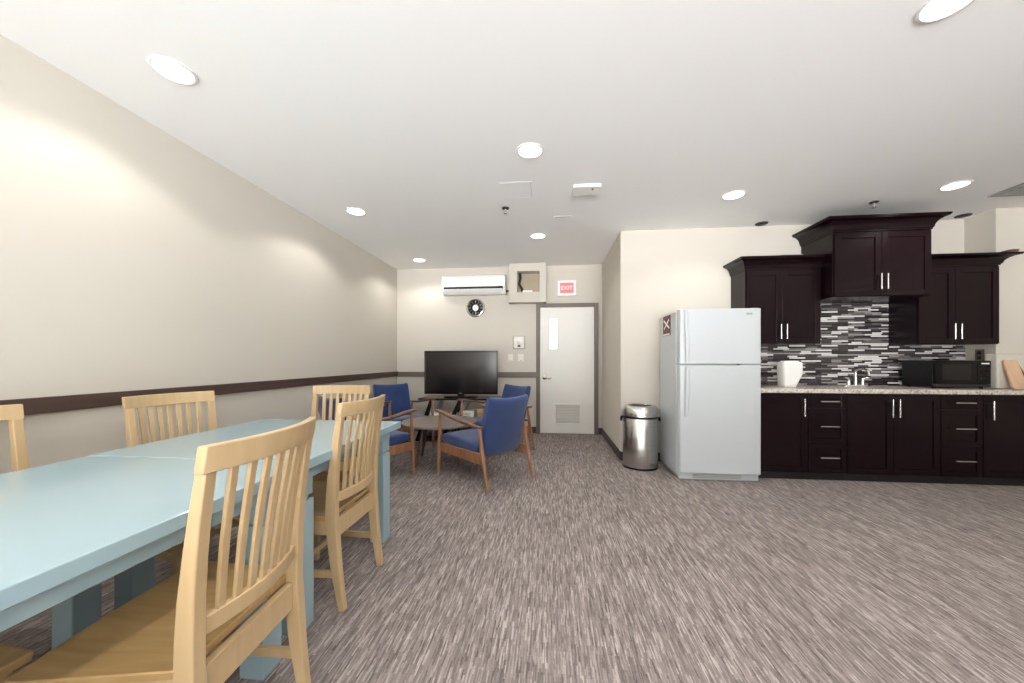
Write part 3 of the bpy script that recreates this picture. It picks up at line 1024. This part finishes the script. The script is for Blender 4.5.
def base_unit(label, x0, x1, kind):
    t = thing('base_cabinet', label, 'cabinet', (0, 0, 0), 0, 'dark base cabinets')
    yf = 3.825
    g = 0.0015
    yb = YK - 0.002 if x1 < XC else YC - 0.002
    MB().box(x0 + g, x1 - g, yf, yb, 0.07, 0.844).done('carcass', M['espresso_in'], t)
    MB().box(x0 + g, x1 - g, yf + 0.012, yb - 0.01, 0.0, 0.07).done('toe_kick', M['espresso_in'], t)
    g = 0.004
    zt, zb = 0.834, 0.075
    if kind == 'door_r':
        d = shaker('door', x0 + g, x1 - g, zb, zt, yf, t)
        pull(d, x1 - 0.05, 0.705, yf - 0.02)
    elif kind == 'door_l':
        d = shaker('door', x0 + g, x1 - g, zb, zt, yf, t)
        pull(d, x0 + 0.055, 0.70, yf - 0.02)
    elif kind == 'two':
        xm = (x0 + x1) / 2
        d = shaker('door', x0 + g, xm - 0.002, zb, zt, yf, t)
        pull(d, xm - 0.030, 0.708, yf - 0.02)
        d = shaker('door', xm + 0.002, x1 - g, zb, zt, yf, t)
        pull(d, xm + 0.030, 0.708, yf - 0.02)
    else:
        for a, b_, pz in ((0.700, zt, 0.765), (0.362, 0.692, 0.526), (zb, 0.354, 0.227)):
            d = shaker('drawer', x0 + g, x1 - g, a, b_, yf, t, 0.045)
            pull(d, (x0 + x1) / 2 - 0.0, pz, yf - 0.02, False)
    return t


base_unit('dark base cabinet with one door next to the refrigerator', 2.005, 2.485, 'door_r')
base_unit('dark base cabinet of three drawers, left of the faucet', 2.485, 2.83, 'drawers')
base_unit('dark double door base cabinet under the faucet', 2.83, 3.635, 'two')
base_unit('dark base cabinet of three drawers, under the microwave', 3.635, 3.985, 'drawers')
base_unit('dark base cabinet at the right end, cut by the photo edge', 3.985, 4.52, 'door_l')

t = tag(MB().box(2.005, 5.0, 3.775, 3.962, 0.845, 0.885).box(2.005, 4.27, 3.962, YK - 0.002, 0.845, 0.885).done('worktop', M['granite'], None, 0.003),
        'speckled granite worktop along the dark base cabinets', 'worktop')

s = MB().box(2.005, XC - 0.001, YK - 0.012, YK - 0.001, 0.885, 1.335).box(2.766, 3.64, YK - 0.012, YK - 0.001, 1.335, 1.778)
s = s.done('backsplash', M['mosaic'])
struct(s)


def crown(par, x0, x1, yf, z0, h, proj, yb, side):
    prof = [(0.0, 0.0), (0.010, 0.0), (0.010, 0.12), (0.018, 0.14), (0.020, 0.28), (0.027, 0.44), (0.041, 0.60), (0.062, 0.73), (0.086, 0.80), (0.092, 0.81), (0.092, 0.86), (0.10, 0.88), (0.10, 1.0), (0.0, 1.0)]
    prof = [(o * proj / 0.10, z0 + k * h) for o, k in prof]
    rings = []
    for px, py, dx, dy in ((x0, yb, -1, 0), (x0, yf, -1, -1), (x1, yf, 1, -1), (x1, yb, 1, 0)):
        rings.append([(px + dx * o * side / proj, py + dy * o, z) for o, z in prof])
    m = MB()
    m.loft(rings)
    return m.done('crown_moulding', M['espresso'], par, smooth=25)


def wall_unit(label, x0, x1, yf, z0, z1, ztop, hz, proj=0.09, side=0.09, xm=None, yb=None):
    t = thing('wall_cabinet', label, 'cabinet', (0, 0, 0), 0, 'dark wall cabinets')
    MB().box(x0, x1, yf, YK - 0.002, z0, ztop - 0.01).done('carcass', M['espresso'], t, 0.002)
    crown(t, x0, x1, yf - 0.0, z1, ztop - z1, proj, yb or YK - 0.002, side)
    xm = xm or (x0 + x1) / 2
    d = shaker('door', x0 + 0.012, xm - 0.0015, z0 + 0.006, z1 - 0.012, yf, t)
    pull(d, xm - 0.028, hz, yf - 0.02, True, 0.15)
    d = shaker('door', xm + 0.0015, x1 - 0.012, z0 + 0.006, z1 - 0.012, yf, t)
    pull(d, xm + 0.028, hz, yf - 0.02, True, 0.15)
    return t


wall_unit('dark wall cabinet above the refrigerator side, left of the tall middle one', 2.032, 2.762, 4.05, 1.33, 2.10, 2.222, 1.455, 0.09, 0.085, 2.385)
wall_unit('dark wall cabinet set higher in the middle, above the mosaic tiles', 2.768, 3.638, 3.90, 1.780, 2.415, 2.545, 1.918, 0.095, 0.095, 3.195)
wall_unit('dark wall cabinet above the microwave', 3.642, 4.372, 4.05, 1.318, 2.09, 2.195, 1.443, 0.09, 0.13, 3.975, YC - 0.002)

t = thing('storage_box', 'flat grey box lying on top of the left wall cabinet', 'box', (2.55, 4.22, 2.2125))
MB().box(-0.10, 0.10, -0.08, 0.08, 0, 0.05).done('tray', M['grey'], t, 0.006)
MB().box(-0.104, 0.104, -0.084, 0.084, 0.05, 0.065).done('lid', M['grey'], t, 0.004)
t = thing('tray', 'small brown tray on top of the right wall cabinet, at photo edge', 'tray', (4.43, 4.01, 2.1955))
MB().loft([[(x * s, y * s, z) for x, y in rrect(0.09, 0.10, 0.03)] for s, z in ((0.85, 0), (1.0, 0.022), (1.0, 0.026), (0.92, 0.026), (0.8, 0.006))]).done('tray', M['walnut_dark'], t, smooth=40)

# things on the worktop
t = thing('white_jug', 'white plastic jug with flared spout standing by the mosaic tiles', 'jug', (2.47, 4.06, 0.885))
rings = []
for z, xl, xr, dp in ((0.0, -0.085, 0.035, 0.12), (0.006, -0.09, 0.04, 0.13), (0.07, -0.092, 0.07, 0.135), (0.13, -0.094, 0.098, 0.14), (0.20, -0.095, 0.100, 0.142), (0.245, -0.094, 0.098, 0.142), (0.255, -0.09, 0.09, 0.135)):
    w = xr - xl
    rings.append([(x + (xl + xr) / 2, y, z) for x, y in rrect(w, dp, 0.035, 4)])
jb = MB().loft(rings).done('body', M['white'], t, smooth=45)
MB().loft([[(x - 0.03 * 0 + 0.0, y, z) for x, y in rrect(0.15 * s, 0.11 * s, 0.03, 4)] for s, z in ((1, 0.254), (1, 0.264), (0.85, 0.269))]).done('lid', M['white'], t, smooth=40)
MB().box(-0.088, 0.02, -0.072, -0.06, 0.0, 0.03).done('base_band', M['offwhite'], t, 0.003)

t = thing('faucet', 'chrome gooseneck kitchen faucet with two lever handles', 'faucet', (3.205, 4.20, 0.885))
MB().loft([[(x * s, y * s, z) for x, y in rrect(0.25, 0.06, 0.028)] for s, z in ((1, 0), (1, 0.008), (0.94, 0.014))]).done('deck_plate', M['chrome'], t, smooth=40)
pts = [(0, 0, 0.01), (0, 0, 0.13)]
for k in range(9):
    a = PI * k / 8
    pts.append((0.016 - 0.016 * math.cos(a), -0.06 * (1 - math.cos(a)), 0.15 + 0.035 * math.sin(a)))
pts.append((0.034, -0.125, 0.125))
MB().tube(pts, [0.016, 0.013] + [0.0115] * 10, 14).done('spout', M['chrome'], t, smooth=50)
for s in (-1, 1):
    MB().tube([(0.068 * s, 0, 0.01), (0.068 * s, 0, 0.05), (0.066 * s, -0.004, 0.075), (0.08 * s, -0.01, 0.088), (0.115 * s, -0.02, 0.092)], [0.019, 0.016, 0.013, 0.009, 0.007], 12).done('lever', M['chrome'], t, smooth=50)

t = thing('microwave', 'black microwave oven on the worktop under the right wall cabinet', 'microwave', (3.71, 3.95, 0.885))
MB().box(0, 0.485, 0.012, 0.325, 0.014, 0.272).done('case', M['black'], t, 0.005)
MB().box(0.003, 0.365, -0.012, 0.012, 0.045, 0.270).done('door', M['black_gloss'], t, 0.004)
MB().box(0.06, 0.31, -0.0135, -0.011, 0.085, 0.235).done('door_window', M['screen'], t, 0.001)
MB().box(0.367, 0.483, -0.010, 0.012, 0.045, 0.270).done('control_panel', M['black_gloss'], t, 0.003)
MB().box(0.40, 0.468, -0.0115, -0.0095, 0.236, 0.250).done('display', M['paper'], t)
MB().box(0.003, 0.483, -0.010, 0.012, 0.016, 0.043).done('lower_trim', M['dark'], t, 0.003)
kp = MB()
for r_ in range(4):
    for c_ in range(3):
        kp.box(0.39 + c_ * 0.028, 0.41 + c_ * 0.028, -0.0112, -0.0095, 0.09 + r_ * 0.03, 0.108 + r_ * 0.03)
kp.done('keypad', M['black'], t)
for x in (0.04, 0.445):
    for y in (0.04, 0.29):
        MB().lathe([(0.014, 0.0), (0.016, 0.015)], (x, y, 0), 14).done('foot', M['black'], t)

t = thing('cutting_board', 'tan wooden board leaning on the ledge at the right end of the worktop', 'board', (4.365, 3.865, 0.885))
m = MB()
lean = 0.085
rings = []
for yy in (0.0, 0.022):
    rings.append([(a, yy + lean * (b_ + 0.14) / 0.28, b_ + 0.14) for a, b_ in rrect(0.12, 0.27, 0.02, 4)])
m.loft(rings)
bo = m.done('board', M['tan_board'], t, 0.003)
MB().beam([(0.068, 0.02, 0.002), (0.088, 0.055, 0.12), (0.072, 0.098, 0.245)], [(0.012, 0.012), (0.014, 0.014), (0.012, 0.012)]).done('edge_handle', M['walnut_dark'], t, 0.003)

t = thing('power_outlet', 'grey double power outlet on the return wall above the microwave', 'outlet', (XC, 4.21, 1.21))
MB().box(-0.007, 0, -0.04, 0.04, -0.062, 0.062).done('cover_plate', M['outlet'], t, 0.003)
for z in (-0.026, 0.026):
    MB().box(-0.010, -0.006, -0.018, 0.018, z - 0.017, z + 0.017).done('socket', M['dark'], t, 0.003)
